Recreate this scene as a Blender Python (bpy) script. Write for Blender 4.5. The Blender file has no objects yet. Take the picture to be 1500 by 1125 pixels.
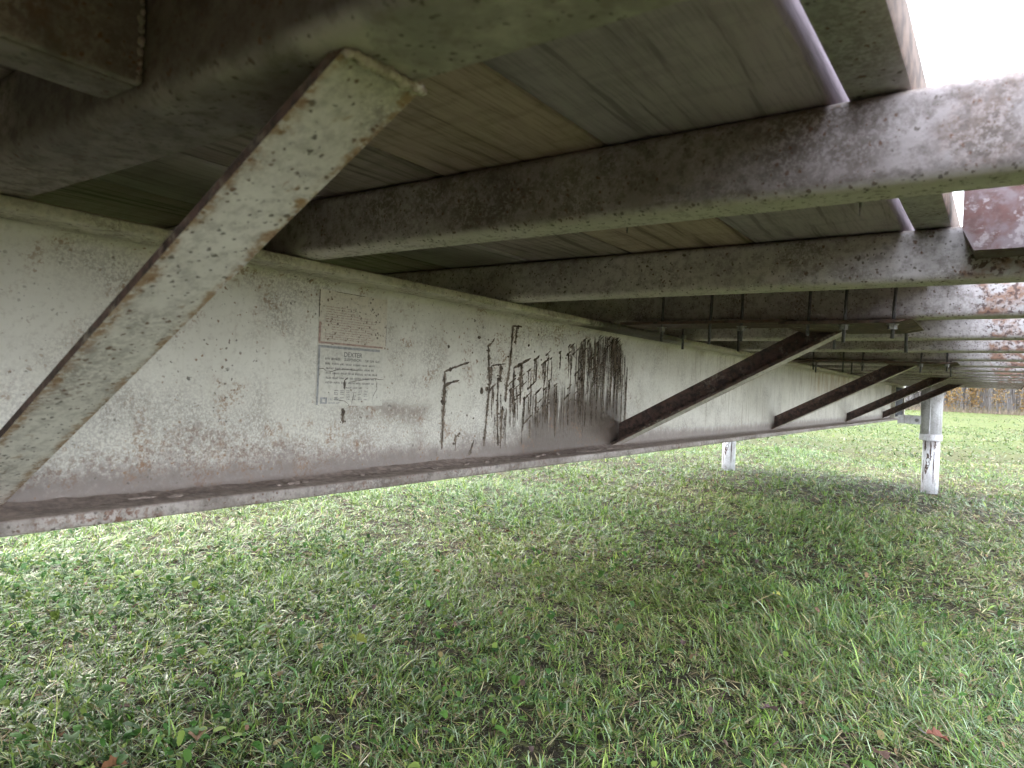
import bpy, bmesh, math, random
import numpy as np
from mathutils import Vector, Matrix

random.seed(7); rng = np.random.default_rng(7)
S = bpy.context.scene
C = S.collection
R = math.radians

# ------------------------------------------------------------------ camera
H = 0.768                                   # lens height above the ground
YAW, ROLL = R(35.5), R(2.5)
cam_d = bpy.data.cameras.new('camera'); cam = bpy.data.objects.new('camera', cam_d); C.objects.link(cam)
Fv = Vector((-math.sin(YAW), math.cos(YAW), 0.001)).normalized()
Rv = Vector((math.cos(YAW), math.sin(YAW), 0)); Uv = Rv.cross(Fv)
Rc = Rv * math.cos(ROLL) + Uv * math.sin(ROLL); Uc = -Rv * math.sin(ROLL) + Uv * math.cos(ROLL)
cam.matrix_world = Matrix(((Rc.x, Uc.x, -Fv.x, 0), (Rc.y, Uc.y, -Fv.y, 0), (Rc.z, Uc.z, -Fv.z, H), (0, 0, 0, 1)))
cam_d.sensor_width = 36; cam_d.lens = 24.24; cam_d.clip_start = 0.02; cam_d.clip_end = 2000
cam_d.dof.use_dof = True; cam_d.dof.focus_distance = 1.75; cam_d.dof.aperture_fstop = 13.0
S.camera = cam

# ------------------------------------------------------------------ sky and sun
SUN_EL, SUN_AZ = R(36), R(282)              # azimuth clockwise from +Y
w = bpy.data.worlds.new('World'); S.world = w; w.use_nodes = True
wt = w.node_tree; wt.nodes.clear()
sky = wt.nodes.new('ShaderNodeTexSky'); sky.sky_type = 'NISHITA'; sky.sun_disc = False
sky.sun_elevation = SUN_EL; sky.sun_rotation = SUN_AZ; sky.dust_density = 4; sky.air_density = 1.2; sky.ozone_density = 1.5
tc = wt.nodes.new('ShaderNodeTexCoord')
cn = wt.nodes.new('ShaderNodeTexNoise'); cn.inputs['Scale'].default_value = 2.2; cn.inputs['Detail'].default_value = 5
wt.links.new(tc.outputs['Generated'], cn.inputs['Vector'])
cr = wt.nodes.new('ShaderNodeMapRange'); cr.inputs[1].default_value = .3; cr.inputs[2].default_value = .7
cr.inputs[3].default_value = .62; cr.inputs[4].default_value = .9
wt.links.new(cn.outputs['Fac'], cr.inputs[0])
mx = wt.nodes.new('ShaderNodeMix'); mx.data_type = 'RGBA'
mx.inputs[7].default_value = (8.9, 9.45, 10.3, 1)
wt.links.new(cr.outputs[0], mx.inputs[0]); wt.links.new(sky.outputs[0], mx.inputs[6])
bg = wt.nodes.new('ShaderNodeBackground'); bg.inputs['Strength'].default_value = 0.14
wt.links.new(mx.outputs[2], bg.inputs['Color'])
wo = wt.nodes.new('ShaderNodeOutputWorld'); wt.links.new(bg.outputs[0], wo.inputs['Surface'])
sl = bpy.data.lights.new('sun', 'SUN'); sl.energy = 1.05; sl.angle = R(26); sl.color = (1, .95, .87)
so = bpy.data.objects.new('sun', sl); C.objects.link(so)
sd = Vector((math.sin(SUN_AZ) * math.cos(SUN_EL), math.cos(SUN_AZ) * math.cos(SUN_EL), math.sin(SUN_EL)))
so.rotation_euler = sd.to_track_quat('Z', 'Y').to_euler(); so.location = (-8, 2, 9)
vs = S.view_settings; vs.view_transform = 'Standard'; vs.look = 'None'; vs.gamma = 1; vs.exposure = 2.72
vs.use_curve_mapping = False
S.render.engine = 'CYCLES'
S.cycles.max_bounces = 5; S.cycles.diffuse_bounces = 4; S.cycles.glossy_bounces = 2; S.cycles.transmission_bounces = 3; S.cycles.transparent_max_bounces = 6
S.cycles.use_adaptive_sampling = True; S.cycles.adaptive_threshold = .03; S.cycles.adaptive_min_samples = 12; S.cycles.use_light_tree = False
S.cycles.caustics_reflective = False; S.cycles.caustics_refractive = False; S.cycles.blur_glossy = 1.0

# ------------------------------------------------------------------ material helpers
class NT:
    def __init__(s, name):
        s.m = bpy.data.materials.new(name); s.m.use_nodes = True; s.t = s.m.node_tree; s.t.nodes.clear()
        s.out = s.t.nodes.new('ShaderNodeOutputMaterial')
        s.b = s.t.nodes.new('ShaderNodeBsdfPrincipled'); s.t.links.new(s.b.outputs[0], s.out.inputs[0])
        s._co = None
    def put(s, sock, v):
        if isinstance(v, bpy.types.NodeSocket): s.t.links.new(v, sock)
        elif v is not None:
            if sock.type == 'RGBA' and len(v) == 3: v = (*v, 1)
            sock.default_value = v
    def co(s):
        if s._co is None:
            a = s.t.nodes.new('ShaderNodeTexCoord'); o = s.t.nodes.new('ShaderNodeObjectInfo')
            r = s.math('MULTIPLY', o.outputs['Random'], 37.0)
            v = s.t.nodes.new('ShaderNodeVectorMath'); v.operation = 'ADD'
            s.t.links.new(a.outputs['Object'], v.inputs[0]); s.t.links.new(r, v.inputs[1])
            s._co = v.outputs[0]; s.raw = a.outputs['Object']; s.rand = o.outputs['Random']
        return s._co
    def xyz(s, v=None):
        s.co(); n = s.t.nodes.new('ShaderNodeSeparateXYZ'); s.t.links.new(v or s.raw, n.inputs[0]); return n.outputs
    def scale(s, v, sc):
        n = s.t.nodes.new('ShaderNodeVectorMath'); n.operation = 'MULTIPLY'
        s.t.links.new(v, n.inputs[0]); n.inputs[1].default_value = sc; return n.outputs[0]
    def math(s, op, a, b=0.0, c=None, clamp=False):
        n = s.t.nodes.new('ShaderNodeMath'); n.operation = op; n.use_clamp = clamp
        s.put(n.inputs[0], a); s.put(n.inputs[1], b)
        if c is not None: s.put(n.inputs[2], c)
        return n.outputs[0]
    def mul(s, a, b): return s.math('MULTIPLY', a, b)
    def add(s, a, b): return s.math('ADD', a, b)
    def noise(s, sc, det=4, rough=.55, v=None, dist=0):
        n = s.t.nodes.new('ShaderNodeTexNoise'); n.inputs['Scale'].default_value = sc
        n.inputs['Detail'].default_value = det; n.inputs['Roughness'].default_value = rough; n.inputs['Distortion'].default_value = dist
        s.t.links.new(v or s.co(), n.inputs['Vector']); return n.outputs['Fac']
    def voro(s, sc, v=None):
        n = s.t.nodes.new('ShaderNodeTexVoronoi'); n.inputs['Scale'].default_value = sc
        s.t.links.new(v or s.co(), n.inputs['Vector']); return n.outputs['Distance'], n.outputs['Color']
    def rng(s, v, a, b, lo=0., hi=1.):
        n = s.t.nodes.new('ShaderNodeMapRange'); n.interpolation_type = 'SMOOTHSTEP'
        s.put(n.inputs[0], v); s.put(n.inputs[1], a); s.put(n.inputs[2], b); n.inputs[3].default_value = lo; n.inputs[4].default_value = hi
        return n.outputs[0]
    def mix(s, f, a, b):
        n = s.t.nodes.new('ShaderNodeMix'); n.data_type = 'RGBA'
        s.put(n.inputs[0], f); s.put(n.inputs[6], a); s.put(n.inputs[7], b); return n.outputs[2]
    def specks(s, sc, size, keep, v=None):          # small dots: only the share `keep` of the cells carry one
        nz = s.t.nodes.new('ShaderNodeTexNoise'); nz.inputs['Scale'].default_value = sc * 1.6; nz.inputs['Detail'].default_value = 2
        s.t.links.new(v or s.co(), nz.inputs['Vector'])
        wv = s.t.nodes.new('ShaderNodeVectorMath'); wv.operation = 'MULTIPLY_ADD'; s.t.links.new(nz.outputs['Color'], wv.inputs[0])
        wv.inputs[1].default_value = (.9 / sc,) * 3; s.t.links.new(v or s.co(), wv.inputs[2])
        d, c = s.voro(sc, wv.outputs[0]); sp = s.t.nodes.new('ShaderNodeSeparateColor'); s.t.links.new(c, sp.inputs[0])
        k = s.math('LESS_THAN', sp.outputs[0], keep)
        rad = s.mul(s.mul(sp.outputs[1], sp.outputs[1]), size * 1.3); rad = s.add(rad, size * .18)
        return s.mul(s.math('SUBTRACT', 1.0, s.rng(d, s.mul(rad, .55), rad)), k)
    def bump(s, h, strength=.3, dist=.002):
        n = s.t.nodes.new('ShaderNodeBump'); n.inputs['Strength'].default_value = strength; n.inputs['Distance'].default_value = dist
        s.t.links.new(h, n.inputs['Height']); s.t.links.new(n.outputs[0], s.b.inputs['Normal'])
    def fin(s, col, rough=.6, spec=.4, metal=0.0):
        s.put(s.b.inputs['Base Color'], col); s.put(s.b.inputs['Roughness'], rough)
        s.b.inputs['Specular IOR Level'].default_value = spec; s.b.inputs['Metallic'].default_value = metal
        return s.m

DUST = (.27, .215, .185); RUST = (.17, .062, .024); DKRUST = (.055, .03, .022); DIRT = (.075, .06, .05)

def paint(name, base=(.60, .58, .51), base2=(.48, .46, .40), dirt=.35, rust=.3, speck=.35, dust=.9, streak=0., grain=90, ends=0, stain=0, lip=None, edge=0):
    t = NT(name); co = t.co()
    col = t.mix(t.rng(t.noise(5, 6, .6), .35, .65), base, base2)
    fine = t.noise(grain, 5, .7)
    col = t.mix(t.mul(t.rng(fine, .44, .68), dirt), col, DIRT)
    big = t.noise(14, 5, .6)
    col = t.mix(t.mul(t.mul(t.rng(big, .40, .72), t.rng(t.noise(260, 3, .75), .40, .56)), min(1, dirt * 1.5)), col, (.11, .088, .076))
    if streak:
        sv = t.noise(60, 4, .6, t.scale(co, (1, 1, .05)))
        col = t.mix(t.mul(t.rng(sv, .52, .68), streak), col, (.15, .12, .09))
    rn = t.mul(t.rng(t.noise(11, 4, .6), .50, .70), t.rng(t.noise(130, 4, .75), .46, .60))
    rcol = t.mix(t.noise(140, 2), RUST, DKRUST)
    col = t.mix(t.mul(rn, rust), col, rcol)
    s1 = t.specks(240, .40, speck); s2 = t.specks(95, .24, speck * .6)
    sp = t.math('MAXIMUM', s1, s2)
    col = t.mix(t.mul(sp, .85), col, t.mix(t.rng(big, .45, .55), DIRT, (.11, .05, .025)))
    if ends:                                           # weathered outer ends beyond the side rail
        ox = t.xyz()[0]; e = t.rng(t.add(ox, t.mul(t.math('SUBTRACT', big, .5), .05)), -.050, -.040)
        fl = t.mix(t.rng(t.noise(30, 4, .65), .40, .60), (.42, .40, .41), t.mix(fine, (.30, .16, .10), (.15, .085, .065)))
        fl = t.mix(t.mul(t.rng(t.noise(130, 3, .65), .50, .60), .9), fl, (.075, .042, .038))
        col = t.mix(t.mul(e, ends), col, fl)
    if edge:                                           # rust creeping in from both edges of the bar
        ey = t.add(t.xyz()[1], t.mul(t.math('SUBTRACT', t.noise(38, 4, .65), .5), .034))
        em = t.math('MAXIMUM', t.rng(ey, .010, .001), t.rng(ey, .043, .051))
        em = t.mul(em, t.rng(t.noise(120, 4, .75), .36, .56))
        col = t.mix(t.mul(em, .85), col, t.mix(fine, (.36, .215, .10), (.15, .075, .038)))
        sp2 = t.mul(t.rng(t.noise(34, 3, .6), .63, .70), t.rng(t.noise(150, 3), .4, .6)); col = t.mix(t.mul(sp2, .85), col, (.27, .16, .075))
    if lip:                                            # faces turned down take the paler lip colour
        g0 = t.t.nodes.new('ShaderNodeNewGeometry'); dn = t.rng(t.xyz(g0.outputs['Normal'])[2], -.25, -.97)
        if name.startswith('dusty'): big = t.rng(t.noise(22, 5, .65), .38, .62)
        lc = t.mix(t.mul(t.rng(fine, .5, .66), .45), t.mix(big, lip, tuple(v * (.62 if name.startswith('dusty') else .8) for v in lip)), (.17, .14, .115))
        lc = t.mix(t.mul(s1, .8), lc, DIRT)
        if name.startswith('dusty'): dn = t.mul(dn, t.rng(t.add(t.xyz()[0], t.mul(t.math('SUBTRACT', t.noise(9, 4, .6), .5), .7)), -.52, -.18, .15, 1))  # lip darker towards the left: shade put into the colour
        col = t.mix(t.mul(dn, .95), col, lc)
    if stain:
        oy = t.xyz()[1]; st_ = t.mul(t.rng(t.add(oy, t.mul(t.math('SUBTRACT', t.noise(40, 4, .7), .5), .25)), 1.28, 1.40), t.rng(oy, 2.0, 1.75))
        col = t.mix(t.mul(st_, .92), col, (.06, .048, .04))
    g = t.t.nodes.new('ShaderNodeNewGeometry'); nz = t.xyz(g.outputs['Normal'])[2]
    top = t.mul(t.rng(nz, .4, .9), dust)
    col = t.mix(top, col, t.mix(t.rng(fine, .35, .65), DUST, (.175, .138, .118)))
    t.bump(t.noise(grain * 1.3, 2, .6), .35, .0012)
    return t.fin(col, t.rng(fine, .3, .7, .5, .8), .35)

def web_paint():
    t = NT('weathered_white_web_paint'); co = t.co()
    x, y, z = t.xyz()
    fine = t.noise(120, 5, .7); big = t.noise(9, 6, .62)
    col = t.mix(t.rng(t.noise(4, 5), .35, .65), (.64, .615, .55), (.55, .525, .46))
    col = t.mix(t.mul(t.rng(fine, .5, .72), .35), col, (.26, .22, .18))
    # mottled grey film in clumps
    col = t.mix(t.mul(t.mul(t.rng(big, .42, .68), t.rng(t.noise(300, 3, .75), .42, .56)), .6), col, (.18, .15, .125))
    # vertical run marks, mostly along the far half
    sv = t.noise(75, 4, .6, t.scale(co, (1, 1, .045)))
    far = t.rng(y, 1.5, 2.4, .12, .75)
    col = t.mix(t.mul(t.rng(sv, .57, .7), far), col, (.24, .19, .12))
    ys = t.mul(t.mul(t.rng(y, 3.6, 3.9), t.rng(y, 5.0, 4.6)), t.mul(t.rng(z, -.02, .08), t.rng(sv, .46, .58)))
    col = t.mix(t.mul(ys, .75), col, (.34, .22, .09))
    near0 = t.rng(y, 3.0, 1.0, .35, 1)
    # splashed grime rising from the lower flange
    zz = t.add(z, t.mul(t.math('SUBTRACT', t.noise(16, 5, .65), .5), .14))
    low = t.rng(zz, -.07, -.145)
    lowp = t.mul(low, t.rng(t.noise(150, 4, .75), .30, .56))
    lowp = t.mul(lowp, t.rng(y, 2.6, 1.5, .55, 1))
    col = t.mix(t.mul(lowp, .9), col, t.mix(big, (.14, .105, .085), (.21, .165, .14)))
    gm = t.mul(t.rng(zz, .03, -.10), t.rng(t.noise(320, 3, .75), .40, .58)); col = t.mix(t.mul(t.mul(gm, near0), .5), col, (.20, .175, .165))
    foot = t.rng(t.add(z, t.mul(t.math('SUBTRACT', t.noise(30, 5, .7), .5), .05)), -.102, -.130)
    col = t.mix(t.mul(foot, .9), col, t.mix(t.noise(60, 4, .7), (.13, .105, .092), (.22, .18, .158)))
    rb = t.mul(t.mul(t.rng(zz, -.075, -.10), t.rng(zz, -.135, -.115)), t.mul(t.rng(y, .95, .6), t.rng(t.noise(170, 4, .75), .48, .58)))
    col = t.mix(t.mul(rb, .6), col, (.15, .085, .055))
    # brown wash of thin mud in front of the second brace, and a smudge below the placards
    wy = t.add(y, t.mul(t.math('SUBTRACT', t.noise(14, 4), .5), .25))
    edge = t.rng(wy, 1.0, 1.27, -.11, .012)
    m = t.math('SUBTRACT', 1.0, t.rng(z, t.math('SUBTRACT', edge, .05), t.add(edge, .02)))
    wash = t.mul(t.mul(m, t.rng(wy, .99, 1.2)), t.rng(y, 1.64, 1.57))
    st = t.noise(95, 4, .6, t.scale(co, (1, 1, .07)))
    wash = t.mul(wash, t.rng(t.add(st, t.mul(t.math('SUBTRACT', -.01, z), 3.0)), .30, .56))
    col = t.mix(t.mul(wash, .95), col, t.mix(fine, (.075, .056, .044), (.125, .096, .078)))
    sz = t.add(z, t.mul(t.math('SUBTRACT', t.noise(10, 4, .6), .5), .05))
    sm = t.mul(t.mul(t.rng(y, .66, .80), t.rng(y, .90, .85)), t.mul(t.rng(sz, -.085, -.055), t.rng(sz, -.03, -.052)))
    col = t.mix(t.mul(t.mul(sm, t.rng(t.noise(150, 4, .7), .25, .55)), .8), col, (.20, .158, .13))
    # rust freckles
    s1 = t.specks(230, .40, .30); s2 = t.specks(60, .17, .22); s3 = t.specks(120, .27, .28)
    near = t.rng(y, 2.2, 1.2, .25, 1)
    sp = t.mul(t.mul(t.math('MAXIMUM', s1, t.math('MAXIMUM', s2, s3)), near), t.rng(t.noise(7, 4, .6), .36, .60, .12, 1))
    col = t.mix(t.mul(sp, .85), col, t.mix(t.rng(t.noise(30, 2), .46, .54), (.085, .07, .055), (.19, .10, .045)))
    rn = t.mul(t.mul(t.rng(t.noise(19, 4, .6), .53, .68), t.rng(t.noise(190, 4, .75), .47, .58)), near)
    col = t.mix(t.mul(rn, .75), col, (.20, .10, .045))
    t.bump(t.noise(150, 2, .6), .3, .001)
    return t.fin(col, t.rng(fine, .3, .7, .42, .7), .4)

def rusty(name, white=.0):
    t = NT(name)
    f = t.noise(70, 5, .7); b = t.noise(18, 5, .65)
    col = t.mix(t.rng(f, .38, .64), (.135, .085, .07), (.052, .040, .038))
    col = t.mix(t.mul(t.rng(b, .52, .66), t.rng(t.noise(160, 3, .7), .45, .6)), col, (.25, .21, .17))
    sp = t.specks(130, .3, .3)
    col = t.mix(t.mul(sp, .7), col, (.20, .11, .06))
    if white:
        wn = t.rng(t.noise(13, 5, .65), .5 - white * .2, .56)
        col = t.mix(t.mul(wn, t.rng(f, .62, .45)), col, (.55, .52, .5))
    t.bump(f, .6, .0015)
    return t.fin(col, .8, .25)

def pocket():                                         # faded oxide-red steel
    t = NT('faded_red_oxide_steel'); f = t.noise(60, 5, .7); b = t.noise(20, 4, .6)
    col = t.mix(t.rng(b, .40, .56), (.105, .056, .052), (.15, .12, .13)); col = t.mix(t.mul(t.rng(t.noise(45, 4, .7), .55, .62), .7), col, (.26, .23, .24))
    col = t.mix(t.mul(t.rng(f, .5, .62), .6), col, (.08, .045, .042))
    t.bump(t.noise(90, 2), .4, .001)
    return t.fin(col, .8, .25)

def wood(name, a, b, dark, knots=.5, sc=1.0):
    t = NT(name); co = t.co()
    wv = t.scale(co, (1, .06, 1))
    warp = t.noise(2.2, 2, .5, t.scale(co, (1.6, .5, 1)))
    x, y, z = t.xyz(co)
    n = t.t.nodes.new('ShaderNodeCombineXYZ'); t.t.links.new(t.add(x, t.mul(warp, .11)), n.inputs[0]); t.t.links.new(t.mul(y, .05), n.inputs[1]); t.t.links.new(z, n.inputs[2])
    rings = t.noise(46 * sc, 4, .6, n.outputs[0]); fib = t.noise(330, 3, .7, wv)
    saw = t.noise(70, 2, .5, t.scale(co, (.25, 1, .2)))
    col = t.mix(t.rng(rings, .34, .66), a, b)
    col = t.mix(t.mul(t.rng(rings, .54, .64), .8), col, dark)
    col = t.mix(t.mul(t.rng(fib, .46, .66), .38), col, dark)
    col = t.mix(t.mul(t.rng(saw, .5, .66), .22), col, dark)
    bl = t.mul(t.rng(t.noise(5, 4, .6, t.scale(co, (1, .35, 1))), .52, .66), knots)
    col = t.mix(bl, col, dark)
    kd, kc = t.voro(3.1, t.scale(co, (1.5, .8, .01)))
    col = t.mix(t.mul(t.rng(t.add(kd, t.mul(t.noise(30, 3), .05)), .10, .05), .8), col, (.03, .022, .018))
    t.bump(t.noise(230, 2, .65, wv), .4, .0012)
    return t.fin(col, .85, .2)

def film():                                            # thin broken mud film, see-through where it is worn
    t = NT('thin_mud_film'); n = t.noise(260, 4, .75); t.fin((.24, .195, .155), .9, .2)
    tr = t.t.nodes.new('ShaderNodeBsdfTransparent'); m = t.t.nodes.new('ShaderNodeMixShader')
    t.t.links.new(t.rng(n, .42, .62, 1., .25), m.inputs[0]); t.t.links.new(t.b.outputs[0], m.inputs[1]); t.t.links.new(tr.outputs[0], m.inputs[2]); t.t.links.new(m.outputs[0], t.out.inputs[0])
    return t.m

def plain(name, c, rough=.7, var=.3, sc=60):
    t = NT(name); f = t.noise(sc, 4, .6)
    return t.fin(t.mix(t.rng(f, .35, .65), c, tuple(v * (1 - var) for v in c)), rough, .3)

def tinted(name, trans=.35, rough=.42, spec=.5):       # colour comes from the tint attribute, painted glints included
    t = NT(name); a = t.t.nodes.new('ShaderNodeAttribute'); a.attribute_name = 'tint'
    t.fin(a.outputs['Color'], rough, spec)
    tr = t.t.nodes.new('ShaderNodeBsdfTranslucent'); t.t.links.new(a.outputs['Color'], tr.inputs[0])
    mxs = t.t.nodes.new('ShaderNodeMixShader'); mxs.inputs[0].default_value = trans
    t.t.links.new(t.b.outputs[0], mxs.inputs[1]); t.t.links.new(tr.outputs[0], mxs.inputs[2]); t.t.links.new(mxs.outputs[0], t.out.inputs[0])
    return t.m

def soil():
    t = NT('thatch_and_soil')
    a = t.noise(1.1, 5, .6); f = t.noise(40, 5, .7); p = t.noise(.35, 4)
    g = t.mix(t.rng(a, .35, .65), (.085, .095, .033), (.13, .115, .058))
    col = t.mix(t.rng(f, .33, .52), g, (.026, .022, .014))
    x, y, z = t.xyz()
    far = t.rng(y, 6, 20)
    fg = t.mix(t.rng(p, .35, .65), (.066, .088, .025), (.09, .10, .037))
    fg = t.mix(t.mul(t.rng(t.noise(3.0, 4, .7), .45, .65), .5), fg, (.06, .075, .024))
    col = t.mix(far, col, fg)  # far ground colour darkened too, offsetting strong light in the open
    t.bump(f, .8, .02)
    return t.fin(col, .95, .1)

M = dict(
    web=web_paint(),
    beam=paint('aged_cream_beam_paint', (.62, .59, .51), (.52, .485, .41), .35, .45, .35, stain=1),
    lower=paint('lower_flange_paint', (.34, .305, .28), (.20, .168, .15), .6, 1, .7, .97),
    cross=paint('grimy_crossmember_paint', (.54, .50, .515), (.42, .385, .395), .48, .22, .8, lip=(.62, .57, .56), ends=.95),
    cross_dark=paint('sooty_crossmember_paint', (.42, .375, .385), (.24, .205, .205), .62, .4, 1.0, ends=.15, lip=(.62, .57, .56)),
    cross_shaded=paint('dusty_shaded_crossmember_paint', (.30, .25, .225), (.12, .098, .088), .8, .4, .5, grain=60, lip=(.50, .45, .43)),  # brown paint made darker to stand in for shade near the lens
    brace=paint('speckled_brace_paint', (.67, .625, .58), (.57, .53, .485), .34, .5, .6, edge=1),
    rust=rusty('dark_rusted_steel'), pocket=pocket(),
    rail=paint('side_rail_paint', (.44, .41, .42), (.36, .335, .345), .35, .12, .3), railrust=plain('rail_edge_rust', (.17, .115, .09), .85, .6, 45),
    jack=paint('jack_white_paint', (.78, .78, .80), (.68, .66, .69), .25, .7, .25, streak=.35),
    wood_grey=wood('silvered_plank_wood', (.38, .325, .38), (.33, .28, .325), (.19, .16, .185), .2, 2.0),
    wood_brown=wood('tan_plank_wood', (.42, .325, .295), (.34, .26, .235), (.13, .095, .085), .6, .9),
    wood_mid=wood('dull_plank_wood', (.33, .27, .27), (.25, .205, .205), (.105, .085, .084), .4, 1.8),
    steel=plain('dull_threaded_steel', (.10, .095, .10), .5, .5, 200), nut=plain('galvanised_nut', (.26, .25, .24), .45, .5, 150),
    tube_shade=plain('painted_tube_shade', (.009, .010, .014), .9), mud=plain('dried_mud', (.185, .145, .112), .95, .68, 90),
    dust=plain('caked_brown_dust', (.26, .205, .175), .95, .4, 120),
    film=film(), plate=plain('blackened_plate_steel', (.035, .028, .028), .8, .5, 60),
    weld=paint('painted_weld', (.60, .57, .48), (.42, .36, .28), .3, .5, .3),
    red=plain('faded_red_print', (.42, .29, .25), .7, .35, 220), black=plain('faded_black_print', (.20, .19, .185), .7, .4, 260),
    blue=plain('faded_blue_grey_print', (.34, .34, .345), .7, .35, 220), stick=paint('yellowed_placard_film', (.60, .55, .46), (.55, .49, .40), .2, .12, .65, grain=150),
    stick2=paint('greyed_placard_film', (.57, .55, .49), (.52, .49, .43), .2, .06, .12, grain=150),
    crack=plain('cracked_film_line', (.13, .11, .095), .9),
    blade=tinted('grass_blade_green', .36, .40, .36), leafy=tinted('broad_leaf_green', .22, .68, .08), dry=tinted('dry_leaf', .2, .75, .2),
    canopy=tinted('autumn_foliage', .4, .7, .2), bark=plain('grey_bark', (.19, .175, .17), .9, .55, 5), soil=soil(),
    brush=tinted('dry_brush', .2, .9, .1))

# ------------------------------------------------------------------ mesh helpers
def tag(o, label=None, cat=None, group=None, kind=None):
    for k, v in (('label', label), ('category', cat), ('group', group), ('kind', kind)):
        if v: o[k] = v
    return o
def link(name, me, mat, parent=None, loc=(0, 0, 0), smooth=False):
    if mat and not me.materials: me.materials.append(mat)
    if smooth: me.polygons.foreach_set('use_smooth', np.ones(len(me.polygons), bool))
    o = bpy.data.objects.new(name, me); C.objects.link(o); o.location = loc
    if parent: o.parent = parent
    return o
def from_bm(bm, name): 
    me = bpy.data.meshes.new(name); bmesh.ops.recalc_face_normals(bm, faces=bm.faces); bm.to_mesh(me); bm.free(); return me
def extrude(bm, prof, axis, a, b):                    # closed 2-D outline swept along an axis
    ix = {'x': lambda p, t: (t, p[0], p[1]), 'y': lambda p, t: (p[0], t, p[1]), 'z': lambda p, t: (p[0], p[1], t)}[axis]
    A = [bm.verts.new(ix(p, a)) for p in prof]; B = [bm.verts.new(ix(p, b)) for p in prof]
    n = len(prof)
    for i in range(n): bm.faces.new((A[i], A[(i + 1) % n], B[(i + 1) % n], B[i]))
    bm.faces.new(A[::-1]); bm.faces.new(B)
def arc(cx, cy, r, a0, a1, n=4): return [(cx + r * math.cos(R(a0 + (a1 - a0) * i / n)), cy + r * math.sin(R(a0 + (a1 - a0) * i / n))) for i in range(n + 1)]
def rrect(x0, x1, y0, y1, r, n=3):
    return arc(x1 - r, y1 - r, r, 0, 90, n) + arc(x0 + r, y1 - r, r, 90, 180, n) + arc(x0 + r, y0 + r, r, 180, 270, n) + arc(x1 - r, y0 + r, r, 270, 360, n)
def box(bm, x0, x1, y0, y1, z0, z1, r=.002): extrude(bm, rrect(x0, x1, z0, z1, r, 2), 'y', y0, y1)
def tube(bm, p0, p1, r0, r1=None, n=12, caps=True):
    p0, p1 = Vector(p0), Vector(p1); r1 = r0 if r1 is None else r1
    q = (p1 - p0).to_track_quat('Z', 'Y')
    A = [bm.verts.new(p0 + q @ Vector((r0 * math.cos(2 * math.pi * i / n), r0 * math.sin(2 * math.pi * i / n), 0))) for i in range(n)]
    B = [bm.verts.new(p1 + q @ Vector((r1 * math.cos(2 * math.pi * i / n), r1 * math.sin(2 * math.pi * i / n), 0))) for i in range(n)]
    for i in range(n): bm.faces.new((A[i], A[(i + 1) % n], B[(i + 1) % n], B[i]))
    if caps: bm.faces.new(A[::-1]); bm.faces.new(B)
def dup(o, parent, loc):
    c = o.copy(); C.objects.link(c); c.parent = parent; c.location = loc; return c

# ------------------------------------------------------------------ ground
def gz(x, y):
    x = np.asarray(x, float); y = np.asarray(y, float)
    d = np.hypot(x, y); f = 1 / (1 + (d / 14) ** 2)
    return f * (.012 * np.sin(2.1 * x + .7 * y) + .010 * np.sin(1.3 * y - 2.7 * x + 1) + .006 * np.sin(5.1 * x + 4.3 * y)) - .006
ax = np.unique(np.concatenate([np.arange(-6, 6.01, .2), np.sign(np.linspace(-1, 1, 61)) * 6 * (100 ** np.abs(np.linspace(-1, 1, 61)))]))
GX, GY = np.meshgrid(ax, ax, indexing='ij')
V = np.stack([GX.ravel(), GY.ravel(), gz(GX, GY).ravel()], 1); n = len(ax)
idx = np.arange(n * n).reshape(n, n); Fq = np.stack([idx[:-1, :-1], idx[1:, :-1], idx[1:, 1:], idx[:-1, 1:]], -1).reshape(-1, 4)
me = bpy.data.meshes.new('ground'); me.from_pydata(V.tolist(), [], Fq.tolist())
tag(link('ground', me, M['soil'], smooth=True), 'mown field ground of thatch and soil under the grass', 'ground', kind='structure')

# ------------------------------------------------------------------ trailer
TX, TY = -1.37, 3.0
trailer = bpy.data.objects.new('flatbed_trailer', None); C.objects.link(trailer); trailer.location = (TX, TY, 0); trailer.empty_display_size = .3
tag(trailer, 'underside of a rusty white flatbed trailer with wooden deck standing on the grass', 'trailer')
L0 = (-TX, -TY, H)                                   # parts are drawn in coordinates measured from the lens
def part(name, bm, mat, parent=trailer, smooth=False):
    soft = name in ('crossmember', 'main_beam', 'top_flange', 'bottom_flange', 'plank', 'side_rail')
    o = link(name, from_bm(bm, name), mat, parent, L0 if parent is trailer else (0, 0, 0), smooth or soft)
    if soft: o.data.set_sharp_from_angle(angle=R(32))
    return o

YB, YF = -3.4, 6.80
WX, HB = -0.80, .003
def main_beam(wx, side):
    bm = bmesh.new(); r = .011                       # web with rolled fillets into the flanges
    pr = [(-HB - r, -.1445)] + arc(-HB - r, -.1445 + r, r, 270, 360, 4)[1:] + arc(-HB - r, .138 - r, r, 0, 90, 4) 
    pl = [(-x, z) for x, z in pr]
    extrude(bm, [(wx + x, z) for x, z in ([( HB + r, -.1445)] + arc(HB + r, -.1445 + r, r, 270, 180, 4)[1:] + arc(HB + r, .138 - r, r, 180, 90, 4) + arc(-HB - r, .138 - r, r, 90, 0, 4) + arc(-HB - r, -.1445 + r, r, 0, -90, 4))], 'y', YB, YF)
    o = part('main_beam', bm, M['web'])
    bm = bmesh.new(); extrude(bm, rrect(wx - .062, wx + .062, .1385, .1515, .003), 'y', YB, YF); part('top_flange', bm, M['beam'], o)
    bm = bmesh.new(); extrude(bm, rrect(wx - .062, wx + .062, -.160, -.145, .003), 'y', YB, YF); part('bottom_flange', bm, M['lower'], o)
    return o
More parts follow.
